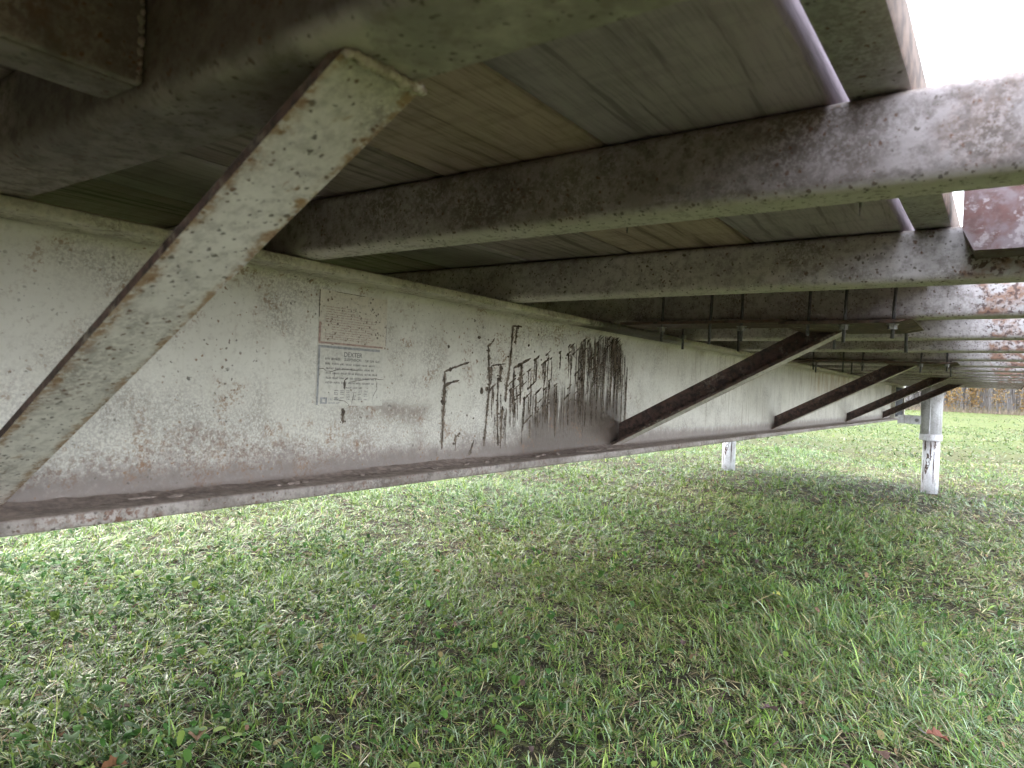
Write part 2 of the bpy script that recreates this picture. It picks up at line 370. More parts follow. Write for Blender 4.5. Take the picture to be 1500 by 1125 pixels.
beam = main_beam(WX, 1); beam['label'] = 'long white main beam with mud streaks and rust freckles'
main_beam(-1.94, -1)

# crossmembers: channels, web towards the lens, lips pointing away
def channel(x0, x1, d, z0=.1525, z1=.222, t=.006, r=.011):
    bm = bmesh.new()
    pr = arc(r, z0 + r, r, 180, 270, 7) + [(d, z0), (d, z0 + t), (t, z0 + t), (t, z1 - t), (d, z1 - t), (d, z1 - .0005)] + arc(r, z1 - .0005 - r, r, 90, 180, 4)
    extrude(bm, pr, 'x', x0, x1); return bm
XO = .112                                            # rub rail inner face
def smooth_flat(o): pass
cm = part('crossmember', channel(-2.69, XO, .037), M['cross'])
ys = [1.010, 1.440, 1.925, 2.398, 2.860, 3.33, 3.79, 4.25, 4.71, 5.17, 5.63, 5.95, 6.31, 6.62, 7.05, 7.40, -.30, -.76, -1.22, -1.68, -2.14, -2.6, -3.06]
cm.location = (L0[0], L0[1] + ys[0], L0[2])
for y in ys[1:]: dup(cm, trailer, (L0[0], L0[1] + y, L0[2]))
c2 = part('crossmember', channel(-2.69, XO, .037), M['cross_dark']); c2.location = (L0[0], L0[1] + .549, L0[2])
c1 = part('crossmember', channel(-2.69, XO, .060, r=.013), M['cross_shaded']); c1.location = (L0[0], L0[1] + .194, L0[2])
c2['label'] = 'sooty crossmember with pale lower lip'; c1['label'] = 'nearest crossmember, dusty brown and darkened for shade, carrying the big brace'
# short lengthwise plate welded to the nearest crossmember, with its weld
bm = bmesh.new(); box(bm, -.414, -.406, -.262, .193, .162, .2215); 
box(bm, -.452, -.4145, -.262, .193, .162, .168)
lp = part('stringer', bm, M['cross_shaded'])
bm = bmesh.new()
for i in range(11):
    z = .164 + i * .0055
    bmesh.ops.create_icosphere(bm, subdivisions=1, radius=random.uniform(.0018, .0036), matrix=Matrix.Translation((-.4058 + random.uniform(-.0015, .0015), .1915, z + random.uniform(-.001, .001))) @ Matrix.Diagonal((1, 1, 1.3, 1)))
part('weld_bead', bm, M['cross_shaded'], lp, True)

# deck planks along the trailer, side rail, rub rail
edges = [-.113, -.306, -.505, -.699]
while edges[-1] > -2.60: edges.append(edges[-1] - .194)
kinds = ['wood_grey', 'wood_brown', 'wood_mid', 'wood_grey', 'wood_mid', 'wood_brown', 'wood_grey', 'wood_mid', 'wood_grey', 'wood_mid', 'wood_brown', 'wood_grey', 'wood_mid']
for i in range(len(edges) - 1):
    bm = bmesh.new(); g = .0003
    box(bm, edges[i + 1] + g, edges[i] - (0 if i == 0 else g), YB, 7.5, .2222, .260, .0055)
    part('plank', bm, M[kinds[i % len(kinds)]])
for s in (0, 1):
    bm = bmesh.new()
    if s == 0: box(bm, -.103, -.060, YB, 7.5, .2225, .264, .004)
    else: box(bm, -2.686, -2.64, YB, 7.5, .2225, .264, .004)
    o = part('side_rail', bm, M['rail']); o.data.materials.append(M['railrust'])
    for p in o.data.polygons: p.material_index = 1 if abs(p.normal.x) > .6 and p.center.x * (1 - 2 * s) > -.07 - 2.6 * s else 0
bm = bmesh.new(); box(bm, XO + .0005, XO + .012, YB, 7.5, .150, .262, .003); part('rub_rail', bm, M['railrust'])
bm = bmesh.new(); box(bm, -2.71, -2.6905, YB, 7.5, .150, .262, .003); part('rub_rail', bm, M['railrust'])
# stake pocket in front of the third crossmember
bm = bmesh.new(); extrude(bm, [(-.046, .258), (-.046, .204), (-.034, .178), (XO - .001, .178), (XO - .001, .258)], 'y', .952, 1.009)
part('stake_pocket', bm, M['pocket'])

# braces: angle iron, wide leg underneath, upright leg on the far side
def brace(y):
    a = Vector((-.797, 0, -.143)); b = Vector((-.252, 0, .1522)); d = (b - a).normalized(); nrm = Vector((-d.z, 0, d.x))
    bm = bmesh.new(); W, T, t = .052, .050, .006
    pr = [(0, 0), (W, 0), (W, T), (W - t, T), (W - t, t + .004), (W - t - .004, t), (0, t)]
    def end(p, v, o):                                # mitre: ends cut level at top, upright at the web
        q = p + nrm * v
        k = ((.1522 - q.z) / d.z) if o else ((-.797 - q.x) / d.x)
        return q + d * k
    A = [bm.verts.new((lambda e: (e.x, u, e.z))(end(a, v, 0))) for u, v in pr]
    B = [bm.verts.new((lambda e: (e.x, u, e.z))(end(b, v, 1))) for u, v in pr]
    n = len(pr); mats = []
    for i in range(n):
        f = bm.faces.new((A[i], A[(i + 1) % n], B[(i + 1) % n], B[i])); f.material_index = 0 if i in (0,) else 1
    f = bm.faces.new(A[::-1]); f.material_index = 1
    f = bm.faces.new(B); f.material_index = 0
    me = from_bm(bm, 'brace'); me.materials.append(M['brace']); me.materials.append(M['rust'])
    o = link('brace', me, None, trailer, (L0[0], L0[1] + y, L0[2]))
    bm = bmesh.new()
    for i in range(15):
        bmesh.ops.create_icosphere(bm, subdivisions=1, radius=random.uniform(.0028, .0045), matrix=Matrix.Translation((-.2515 + random.uniform(-.0008, .0012), .002 + i * .0034, .1500)))
    link('weld_bead', from_bm(bm, 'weld_bead'), M['weld'], o, smooth=True)
    return o
b0 = brace(.210); b0['label'] = 'nearest brace, broad speckled cream face with rusty edges'
for y in (1.55, 3.02, 4.70, 6.30):
    brace(y)

# clamp plates with hanging bolts under the crossmembers
def clamps(dy, xs1, xs2, s=1.0):
    for (xa, xb, zz, ra, ye) in ((-.70, -.335, .1435, .03, 1.50), (-.36, -.135, .1395, .03, 1.612)):
        bm = bmesh.new()
        extrude(bm, [(xa, zz + .006), (xa, zz), (xb - ra, zz), (xb, zz + .006)], 'y', 1.385 + dy, ye + dy)
        part('clamp_plate', bm, M['rust'])
    for x, y, zb in xs1:
        bm = bmesh.new(); tube(bm, (x, y + dy, zb), (x + random.uniform(-.004, .004), y + dy, .2215), .0031, n=8)
        o = part('hanging_bolt', bm, M['steel'], smooth=True)
        if x in (-.605, -.246, -.166, -.640, -.30, -.434):
            bm = bmesh.new(); tube(bm, (x, y + dy, .1285), (x, y + dy, .1365), .0078, n=6); tube(bm, (x, y + dy, .1366), (x, y + dy, .1379), .0105, n=12)
            part('nut', bm, M['nut'], o)
bl = [(-.605, 1.395, .107), (-.500, 1.395, .101), (-.434, 1.395, .107), (-.309, 1.395, .118), (-.246, 1.395, .105), (-.166, 1.395, .112),
      (-.640, 1.605, .104), (-.505, 1.605, .100), (-.30, 1.605, .106), (-.165, 1.605, .100)]
clamps(0, bl, None)
clamps(1.46, [(x, y, z + .002) for x, y, z in bl if x not in (-.309, -.30)], None)
# screw tips through the planks
for x, y in ((-.61, .77), (-.40, .80), (-.135, .83), (-.66, 1.20)):
    bm = bmesh.new(); tube(bm, (x, y, .2005), (x, y, .2221), .0009, .0022, n=6); part('screw_tip', bm, M['nut'])

# front cross tube, open at its end, and the two jacks
bm = bmesh.new(); x0, x1 = -1.95, -.765
for (ya, yb, za, zb) in ((6.8005, 6.83, -.16, .1510), (7.50, 7.545, -.16, .1510), (6.8305, 7.4995, -.16, -.135), (6.8305, 7.4995, .128, .1510)):
    extrude(bm, [(ya, za), (yb, za), (yb, zb), (ya, zb)], 'x', x0, x1)
ft = part('front_tube', bm, M['beam'])
bm = bmesh.new(); box(bm, -.80, -.778, 6.8306, 7.4994, -.1349, .1279); part('tube_shade_sheet', bm, M['tube_shade'], ft)  # near-black sheet stands in for the shade inside the open tube
def jack(x, y, detail):
    bm = bmesh.new(); tube(bm, (x, y, -.272), (x, y, .2215), .083, n=28); o = part('landing_jack', bm, M['jack'], smooth=False)
    for p in o.data.polygons: p.use_smooth = abs(p.normal.z) < .5
    bm = bmesh.new(); tube(bm, (x, y, -.325), (x, y, -.2725), .0875, n=28); tube(bm, (x, y, -.278), (x, y, -.2721), .0895, n=28); c = part('collar', bm, M['jack'], o)
    bm = bmesh.new(); tube(bm, (x + .008, y, -.80), (x + .008, y, -.3255), .066, n=28); c = part('inner_tube', bm, M['jack'], o)
    for p in c.data.polygons: p.use_smooth = abs(p.normal.z) < .5
    bm = bmesh.new()                                    # flakes of bare rusted steel and a weld seam
    ang0 = math.atan2(-y, -x)
    def patch(a, z0, z1, wdt, rad, cx, seed):
        rr = random.Random(seed); k = 9; L, Rr = [], []
        for i in range(k):
            z = z0 + (z1 - z0) * i / (k - 1); ww = wdt * (.25 + .75 * math.sin(math.pi * (i + .5) / k)) * rr.uniform(.5, 1.25); ac = a + rr.uniform(-.25, .25) * wdt
            L.append(bm.verts.new((cx + rad * math.cos(ac - ww), y + rad * math.sin(ac - ww), z))); 
            Rr.append(bm.verts.new((cx + rad * math.cos(ac + ww), y + rad * math.sin(ac + ww), z)))
        for i in range(k - 1): bm.faces.new((L[i], Rr[i], Rr[i + 1], L[i + 1]))
    for (da, z0, z1, wd) in ((-.35, -.58, -.44, .26), (-.05, -.50, -.33, .10), (-.55, -.62, -.53, .16), (.35, -.70, -.42, .075), (.42, -.40, -.33, .16), (-.75, -.42, -.33, .18), (-.95, -.70, -.5, .10), (.1, -.47, -.455, .05)):
        patch(ang0 + da, z0, z1, wd, .0668, x + .008, int(da * 100) + 500)
    part('paint_chips', bm, M['rust'], o)['kind'] = 'stuff'
    bm = bmesh.new(); a = ang0 - .15
    tube(bm, (x + .083 * math.cos(a), y + .083 * math.sin(a), -.272), (x + .083 * math.cos(a), y + .083 * math.sin(a), .2), .0045, n=6); part('seam', bm, M['jack'], o)
    bm = bmesh.new(); s = -1 if x > TX else 1
    box(bm, min(x + s * .07, x + s * .25), max(x + s * .07, x + s * .25), y - .10, y - .085, -.19, -.115, .003); br = part('bracket', bm, M['jack'], o)
    bm = bmesh.new(); tube(bm, (x + s * .10, y - .112, -.155), (x + s * .10, y - .1005, -.155), .016, n=8); part('bracket_bolt', bm, M['nut'], o)
    return o
jack(-.508, 7.05, True)['label'] = 'white landing jack with rust streaks, nearer of the two'
jack(-2.275, 7.05, False)['label'] = 'landing jack seen beneath the main beam'

# ------------------------------------------------------------------ mud streaks on the web
mb = bmesh.new(); hb = bmesh.new(); XW = WX + HB
def ribbon(pts, w0, w1, rr, off=.0004):
    # pts: (y, z); a ragged strip of dried mud
    P = []
    for (a, b) in zip(pts[:-1], pts[1:]):
        n = max(2, int(math.hypot(b[0] - a[0], b[1] - a[1]) / .006))
        P += [(a[0] + (b[0] - a[0]) * i / n, a[1] + (b[1] - a[1]) * i / n) for i in range(n)]
    P.append(pts[-1]); m = len(P); L, Q = [], []
    for i, (y, z) in enumerate(P):
        j0, j1 = P[max(0, i - 1)], P[min(m - 1, i + 1)]
        d = Vector((j1[0] - j0[0], j1[1] - j0[1])); d.normalize(); nx, nz = -d.y, d.x
        t = i / max(1, m - 1); ww = (w0 + (w1 - w0) * t) * rr.uniform(.55, 1.35) * (.35 if i in (0, m - 1) else 1)
        k = rr.uniform(-.25, .25) * ww
        L.append(mb.verts.new((XW + off, y + nx * (ww + k), z + nz * (ww + k)))); Q.append(mb.verts.new((XW + off, y - nx * (ww - k), z - nz * (ww - k))))
    for i in range(m - 1): mb.faces.new((L[i], Q[i], Q[i + 1], L[i + 1]))
    if off >= .0004 and XW < -.7965:
        hl = [(hb.verts.new((XW + .0002 + off * .1, 1.5 * a.co.y - .5 * b.co.y + rr.uniform(-.0012, .0012), a.co.z)), hb.verts.new((XW + .0002 + off * .1, 1.5 * b.co.y - .5 * a.co.y + rr.uniform(-.0012, .0012), b.co.z))) for a, b in zip(L, Q)]
        for (a, b), (c, d) in zip(hl[:-1], hl[1:]): hb.faces.new((a, b, d, c))
def blot(y, z, r, rr):
    n = 9; vs_ = [mb.verts.new((XW + .0005, y + r * 1.3 * rr.uniform(.55, 1.2) * math.cos(2 * math.pi * i / n), z + r * rr.uniform(.55, 1.2) * math.sin(2 * math.pi * i / n))) for i in range(n)]
    mb.faces.new(vs_)
rr = random.Random(3)
for pts, w0, w1 in (
    ([(.9128, .0178), (.9147, -.0298), (.9132, -.0837), (.9137, -.119)], .0034, .0022), ([(.9128, .017), (.9346, .025), (.9803, .0379)], .0022, .0016), ([(.9132, -.0083), (.933, -.0003), (.9537, .0037)], .0028, .0018),
    ([(1.035, .0699), (1.0393, .0297), (1.0438, -.0016), (1.0396, -.0467), (1.0338, -.1184)], .0026, .0026), ([(1.0313, .0696), (1.0441, .0773), (1.0546, .0881)], .0024, .001), ([(1.0475, -.0015), (1.0472, .0346)], .002, .002),
    ([(1.0472, .0346), (1.0928, .0405)], .0016, .001), ([(1.1119, .1167), (1.1098, .0799), (1.1066, .0374), (1.099, -.0002), (1.0969, -.0352)], .0028, .0026), ([(1.112, .1162), (1.1432, .1182)], .0026, .0016),
    ([(1.1243, .115), (1.1228, .0808)], .0022, .0022), ([(1.0773, .0383), (1.076, .0038)], .0026, .003), ([(1.0699, .0128), (1.0719, -.056), (1.0789, -.1205)], .002, .0022), ([(1.1191, .0324), (1.1513, .0454), (1.1806, .0566)], .003, .0018),
    ([(1.1489, .0443), (1.1473, .0106), (1.1463, -.0206)], .0034, .0022), ([(1.1215, .0325), (1.1215, .0003), (1.1306, -.066)], .0024, .002), ([(1.0887, -.0422), (1.0865, -.0654), (1.087, -.1256)], .0035, .002),
    ([(.949, -.0932), (.951, -.123)], .002, .001), ([(.9602, -.0918), (.9495, -.0996)], .001, .0018), ([(1.0028, -.106), (.9901, -.1338)], .001, .003), ([(.6881, -.0459), (.6885, -.0687)], .0028, .0012)):
    ribbon(pts, w0 * 1.08, w1 * 1.0, rr)
    for q in range(6):
        a_, b_ = rr.choice(list(zip(pts[:-1], pts[1:]))); f_ = rr.random(); blot(a_[0] + (b_[0] - a_[0]) * f_ + rr.uniform(-.006, .006), a_[1] + (b_[1] - a_[1]) * f_, rr.uniform(.0008, .003), rr)
def topline(y):
    ks = ((1.165, .045), (1.1935, .0613), (1.2953, .083), (1.3865, .110), (1.49, .131), (1.57, .131), (1.6087, .0919), (1.63, .06))
    for (a, b), (c, d) in zip(ks[:-1], ks[1:]):
        if a <= y <= c: return b + (d - b) * (y - a) / (c - a)
    return .05
def drip(y, zt, ln, w, off):
    zb = max(zt - ln, -.125); d = rr.uniform(-.002, .005); m_ = rr.uniform(.3, .7)
    ribbon([(y, zt), (y + d * m_ + rr.uniform(-.0012, .0012), zt + (zb - zt) * m_), (y + d, zb)], w, w * rr.uniform(.4, .8), rr, off)
for i in range(78):                                     # flung splashes: a slanting dash with one to three runs below it
    y = 1.05 + .54 * rr.random() ** .75; zt = topline(max(y, 1.166)) - rr.random() ** 1.3 * (.13 if y < 1.4 else .10); off = .0004 + .00001 * i
    a = rr.uniform(.008, .028); w = rr.uniform(.0012, .0030)
    ribbon([(y - a * .5, zt - a * .32), (y, zt + rr.uniform(-.001, .001)), (y + a * .6, zt + a * .36)], w * 1.15, w * .45, rr, off)
    for q in range(rr.choice((1, 1, 2, 3))): drip(y + rr.uniform(-.5, .45) * a, zt - .001, rr.uniform(.015, .085), w * rr.uniform(.45, .9), off)
    if rr.random() < .4: blot(y - a * .5, zt - a * .3, w * 1.5, rr)
for i in range(88):                                     # sheet of fine runs below the leak in the upper flange
    y = 1.36 + .268 * rr.random() ** .85; drip(y, topline(y) - abs(rr.gauss(0, .018)), rr.uniform(.03, .20), rr.uniform(.0006, .0019), .0014 + .00001 * i)
for i in range(40):
    y = rr.uniform(1.06, 1.45); drip(y, rr.uniform(-.06, .01), rr.uniform(.02, .09), rr.uniform(.0005, .0012), .0012 + .00001 * i)
for i in range(70): blot(rr.uniform(.95, 1.66), rr.uniform(-.08, .11), rr.choice((.0009, .0013, .002)), rr)
for y, z, r_ in ((.912, -.035, .006), (.928, .022, .004), (1.005, .085, .004), (1.035, -.01, .005), (1.04, .028, .005), (1.10, .055, .003), (1.07, .01, .004), (1.17, .082, .003), (.92, .062, .003), (1.02, -.014, .006)): blot(y, z, r_, rr)
part('mud_streaks', mb, M['mud'])['kind'] = 'stuff'
part('mud_film', hb, M['film'])['kind'] = 'stuff'
bm = bmesh.new()                                        # caked dirt on the lower flange at the foot of the brace
for i in range(170):
    yy = 1.58 - abs(rr.gauss(0, .16)) if i < 120 else rr.uniform(.3, 1.5); r_ = rr.uniform(.0015, .0055)
    bmesh.ops.create_icosphere(bm, subdivisions=1, radius=r_, matrix=Matrix.Translation((rr.uniform(-.792, -.765), yy, -.1445)) @ Matrix.Diagonal((1.4, 2.2, .7, 1)))
prev = None                                             # wedge of dirt in the corner of web and flange
for i in range(140):
    yy = -.35 + i * .018; k = 1 if yy < 1.5 else max(.12, 1 - (yy - 1.5) * 2.2)
    hz = .75 * (.006 + .003 * math.sin(yy * 9) + .0025 * rr.random()) * k; wx_ = (.026 + .008 * math.sin(yy * 5 + 1) + .006 * rr.random()) * k
    row = [bm.verts.new(p) for p in ((-.7967, yy, -.1445 + hz), (-.7967 + wx_ * .45, yy + rr.uniform(-.004, .004), -.1445 + hz * rr.uniform(.3, .55)), (-.7967 + wx_, yy, -.1448))]
    if prev:
        for a_, b_, c_, d_ in ((prev[0], prev[1], row[1], row[0]), (prev[1], prev[2], row[2], row[1])): bm.faces.new((a_, b_, c_, d_))
    prev = row
for v in bm.verts: v.co += Vector((rr.uniform(-1, 1), rr.uniform(-1, 1), rr.uniform(-1, 1))) * .0009
part('caked_dirt', bm, M['dust'])['kind'] = 'stuff'

# ------------------------------------------------------------------ placards on the web
def strokes(bm, y0, y1, z, h, r, x):                    # one printed line: words made of tiny strokes
    y = y0
    while y < y1 - .002:
        wl = min(r.uniform(.005, .017), y1 - y); e = y + wl
        while y < e:
            sw = r.uniform(.0004, .0007); hh = h * r.uniform(.7, 1)
            rect(bm, x, y, y + sw, z, z + hh); 
            if r.random() < .6: rect(bm, x, y, y + .0014, z + r.choice((0, hh * .45, hh - .0004)), None, .00045)
            y += r.uniform(.0009, .0016)
        y += r.uniform(.0015, .003)
def rect(bm, x, y0, y1, z0, z1, hh=None):
    if z1 is None: z1 = z0 + hh
    bm.faces.new([bm.verts.new(p) for p in ((x, y0, z0), (x, y1, z0), (x, y1, z1), (x, y0, z1))])
def text(body, size, yc, z, mat, parent, x, bold=.0):
    cu = bpy.data.curves.new('t', 'FONT'); cu.body = body; cu.size = size; cu.align_x = 'CENTER'; cu.offset = bold
    to = bpy.data.objects.new('t', cu); C.objects.link(to); bpy.context.view_layer.update()
    me = bpy.data.meshes.new_from_object(to.evaluated_get(bpy.context.evaluated_depsgraph_get())); bpy.data.objects.remove(to)
    me.transform(Matrix(((0, 0, 1, x), (1, 0, 0, yc), (0, 1, 0, z), (0, 0, 0, 1)))); me.materials.clear()
    return link('printed_word', me, mat, parent)
px = XW + .0006; ty0, ty1 = .637, .769
pr_ = random.Random(5)
bm = bmesh.new(); box(bm, XW + .0001, px, ty0, ty1, .0465, .1245, .0001)
p1 = part('warning_placard', bm, M['stick']); p1['label'] = 'faded warning placard with red print, upper of two'
bm = bmesh.new(); x = px + .0002
rect(bm, x, ty0 + .001, ty1 - .006, .0475, .0502); rect(bm, x, ty0 + .0005, ty0 + .0042, .0503, .078)
part('border', bm, M['red'], p1)
bm = bmesh.new()
for i in range(13):
    z = .1005 - i * .0036; ind = .012 if 6 < i < 11 else .0
    strokes(bm, ty0 + .012 + ind, ty0 + (.066 if i < 3 else pr_.uniform(.098, .112)), z, .0016, pr_, x)
strokes(bm, ty0 + .009, ty0 + .098, .0545, .0016, pr_, x)
part('printed_text', bm, M['red'], p1)
for q in ((ty0 - .0006, ty0 + .0006, .085, .1245), (ty0 + .03, ty0 + .085, .1238, .1245), (ty1 - .0008, ty1, .052, .080)):
    bm = bmesh.new(); rect(bm, x, *q); part('lifted_edge', bm, M['crack'], p1)
bm = bmesh.new(); box(bm, XW + .0001, px, ty0, ty1 - .002, -.042, .0455, .0001)
p2 = part('information_placard', bm, M['stick2']); p2['label'] = 'grey bordered information placard with black print, lower of two'
bm = bmesh.new(); rect(bm, x, ty0 + .001, ty1 - .012, .0415, .0450); rect(bm, x, ty0 + .001, ty0 + .0045, -.041, .0414)
part('border', bm, M['blue'], p2)
text('DEXTER', .0098, ty0 + .066, .0305, M['black'], p2, x, .00015)
text('SUSPENSION', .0058, ty0 + .066, .0245, M['black'], p2, x, .0001)
bm = bmesh.new()
strokes(bm, ty0 + .014, ty0 + .042, .0245, .0038, pr_, x); strokes(bm, ty0 + .090, ty0 + .120, .0245, .0038, pr_, x)
for i in range(5): strokes(bm, ty0 + .013 + pr_.uniform(0, .008), ty1 - .014 - pr_.uniform(0, .008), .0175 - i * .0068, .0032, pr_, x)
strokes(bm, ty0 + .05, ty0 + .085, -.0165, .0028, pr_, x)
for i in range(6):
    for k in range(6): 
        if pr_.random() < .85: strokes(bm, ty0 + .033 + k * .0115, ty0 + .040 + k * .0115, -.0205 - i * .0026, .0014, pr_, x)
part('printed_text', bm, M['black'], p2)
bm = bmesh.new(); rect(bm, x, ty0 + .008, ty0 + .0205, -.0392, -.030)
strokes(bm, ty0 + .023, ty0 + .043, -.0345, .004, pr_, x); strokes(bm, ty0 + .023, ty0 + .043, -.0392, .003, pr_, x)
part('emblem', bm, M['blue'], p2)
bm = bmesh.new(); rect(bm, x + .0002, ty0 + .0115, ty0 + .017, -.0370, -.0325); part('emblem_centre', bm, M['stick2'], p2)
mb = bmesh.new(); XWs = XW; XW = px
for pts in ([(.640, .011), (.648, .0115), (.654, .008), (.664, .008), (.670, .010), (.690, .012), (.712, .011), (.718, .016)], [(.700, -.006), (.715, -.004), (.735, -.001), (.750, .0), (.757, -.001), (.767, -.001)],
            [(.708, -.018), (.706, -.030), (.703, -.042)], [(.752, -.004), (.754, -.016), (.747, -.026), (.744, -.036)], [(.670, .010), (.668, -.005)], [(.676, -.034), (.69, -.035), (.70, -.041)]):
    ribbon(pts, .00045, .0003, rr)
ribbon([(.6885, -.004), (.689, -.018)], .0022, .0018, rr); ribbon([(.689, -.004), (.695, .0)], .0012, .0006, rr)
part('film_crack', mb, M['crack'], p2)
XW = XWs

# ------------------------------------------------------------------ grass
def field(x, y, s=1.0, o=0.0):                          # smooth 0..1 patchiness
    return .5 + .25 * (np.sin(1.7 * s * x + 2.3 * s * y + o) * np.sin(2.9 * s * x - 1.1 * s * y + 1.3 + o) + np.sin(.8 * s * x + .6 * s * y + 2 * o) * np.sin(3.7 * s * y + 1.9 * s * x + .5))
GREEN = np.array([[.066, .135, .022], [.100, .180, .032], [.140, .215, .042], [.070, .135, .048], [.20, .25, .06], [.12, .185, .07]])
STRAW = np.array([[.34, .29, .16], [.27, .22, .11], [.40, .36, .22], [.20, .145, .08], [.15, .10, .075]])
def sector(n, r0, r1, half, bias=0.0):
    u = rng.random(n); r = np.sqrt(r0 * r0 + u * (r1 * r1 - r0 * r0)); a = (rng.random(n) * 2 - 1) * half
    ang = math.pi / 2 + YAW + a
    return r * np.cos(ang), r * np.sin(ang)
def build_strips(name, base, tip_dir, length, width, lift, droop, col, segs, mat, label, cat, taper=1.0, facing=None):
    n = len(base); az = tip_dir
    out = np.stack([np.cos(az), np.sin(az)], 1)
    fa = az + math.pi / 2 + rng.normal(0, .5, n) if facing is None else facing
    side = np.stack([np.cos(fa), np.sin(fa), rng.normal(0, .25, n)], 1)
    Vs, rows = [], segs + 1
    for k in range(rows):
        t = k / segs
        hor = length * (np.cos(lift) * t + droop * .5 * t * t); ver = length * (np.sin(lift) * t - droop * .62 * t * t)
        p = np.stack([base[:, 0] + out[:, 0] * hor, base[:, 1] + out[:, 1] * hor, base[:, 2] + np.maximum(ver, .002 * t)], 1)
        if k == segs: Vs.append(p[:, None, :])
        else:
            wk = (width * (1 - t ** 1.6 * .75 * taper) * (.75 + .25 * min(1, t * 3)))[:, None]
            Vs.append(np.stack([p - side * wk, p + side * wk], 1))
    Vv = np.concatenate(Vs, 1); pv = Vv.shape[1]; Vv = Vv.reshape(-1, 3)
    off = (np.arange(n) * pv)[:, None]
    quads = np.concatenate([off + np.array([2 * k, 2 * k + 1, 2 * k + 3, 2 * k + 2]) for k in range(segs - 1)], 0) if segs > 1 else np.zeros((0, 4), int)
    tris = off + np.array([2 * segs - 2, 2 * segs - 1, 2 * segs])
    return Vv, quads, tris, np.repeat(col, pv, 0)
def mesh_from(name, lst, mat, parent=None):
    V_, T_, Q_, Cc, o = [], [], [], [], 0
    for v, q, t, c in lst: V_.append(v); Q_.append(q + o); T_.append(t + o); Cc.append(c); o += len(v)
    V_ = np.concatenate(V_); Q_ = np.concatenate(Q_); T_ = np.concatenate(T_); Cc = np.concatenate(Cc)
    me = bpy.data.meshes.new(name); me.vertices.add(len(V_)); me.vertices.foreach_set('co', V_.astype(np.float32).ravel())
    nl = Q_.size + T_.size; me.loops.add(nl); me.loops.foreach_set('vertex_index', np.concatenate([Q_.ravel(), T_.ravel()]).astype(np.int32))
    me.polygons.add(len(Q_) + len(T_))
    st = np.concatenate([np.arange(len(Q_)) * 4, Q_.size + np.arange(len(T_)) * 3]).astype(np.int32)
    me.polygons.foreach_set('loop_start', st)
    me.polygons.foreach_set('use_smooth', np.ones(len(st), bool)); me.update(calc_edges=True)
    at = me.attributes.new('tint', 'FLOAT_COLOR', 'POINT')
    at.data.foreach_set('color', np.concatenate([Cc, np.ones((len(Cc), 1))], 1).astype(np.float32).ravel())
    return link(name, me, mat, parent)
def grass_patch(ntuft, per, r0, r1, half, lmin, lmax, wd, segs, dead=.25, tuft_r=.018, fade=1.0):
    tx, ty = sector(int(ntuft * 1.25), r0, r1, half)
    clump = .5 + .9 * (field(tx, ty, 3.3, .7) - .5) + .5 * (field(tx, ty, 7.1, 3.7) - .5); kp = rng.random(len(tx)) < .6 + .7 * clump
    tx, ty, clump = tx[kp], ty[kp], np.clip(clump[kp], 0, 1); ntuft = len(tx)
    lush = field(tx, ty, .9, .4); straw = field(tx, ty, .7, 2.1)
    n = ntuft * per; k = np.repeat(np.arange(ntuft), per)
    a = rng.random(n) * 2 * math.pi; rad = tuft_r * np.sqrt(rng.random(n))
    x = tx[k] + rad * np.cos(a); y = ty[k] + rad * np.sin(a)
    wind = 2.4 + 2.6 * (field(tx, ty, .55, 5) - .5) * 4
    az = np.where(rng.random(n) < .4, wind[k] + rng.normal(0, .9, n), rng.random(n) * 6.283)
    isdead = rng.random(n) < (dead * (.2 + 1.3 * straw[k]) * np.clip(1.15 + .45 * (tx[k] + .6), .45, 1.35))
    L = (lmin + (lmax - lmin) * rng.random(n) ** 1.6) * (.65 + .7 * lush[k]) * (.7 + .6 * clump[k])
    lift = np.where(isdead, rng.uniform(.05, .7, n), rng.uniform(.2, 1.4, n)); droop = np.where(isdead, rng.uniform(.0, .5, n), rng.uniform(.05, 1.2, n))
    g = GREEN[rng.integers(0, len(GREEN), n)]; s = STRAW[rng.integers(0, len(STRAW), n)]
    yel = np.clip((straw[k] - .45) * 1.6, 0, .7)[:, None]
    g = g * (1 - yel) + np.array([.16, .215, .05]) * yel
    col = np.where(isdead[:, None], s, g) * np.clip(np.exp(rng.normal(-.08, .42, (n, 1))), .3, 2.1) * fade  # fade darkens the tint of far blades to offset strong light in the open
    glint = rng.random(n) < .06; col[glint] = np.array([.32, .40, .25]) * rng.uniform(.7, 1.2, (glint.sum(), 1)) * fade  # pale blades imitate glints: highlights put into the tint
    base = np.stack([x, y, gz(x, y) - .003], 1)
    return build_strips('g', base, az, L, wd * rng.uniform(.6, 1.35, n), lift, droop, col, segs, None, '', '')
HF = R(52)
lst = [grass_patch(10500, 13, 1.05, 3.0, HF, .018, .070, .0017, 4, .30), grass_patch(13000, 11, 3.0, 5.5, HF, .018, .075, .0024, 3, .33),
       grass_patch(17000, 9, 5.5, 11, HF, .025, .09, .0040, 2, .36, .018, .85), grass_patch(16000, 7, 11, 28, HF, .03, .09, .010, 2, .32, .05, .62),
       grass_patch(13000, 5, 28, 82, HF, .04, .10, .03, 1, .32, .12, .50), grass_patch(1500, 10, .1, 1.05, math.pi, .03, .09, .0018, 3, .3),
       grass_patch(2500, 8, 1.05, 4.0, math.pi, .03, .09, .0028, 2, .3)]
go = mesh_from('grass', lst, M['blade']); tag(go, 'short mown green grass mixed with straw covering the field', 'grass', kind='stuff')
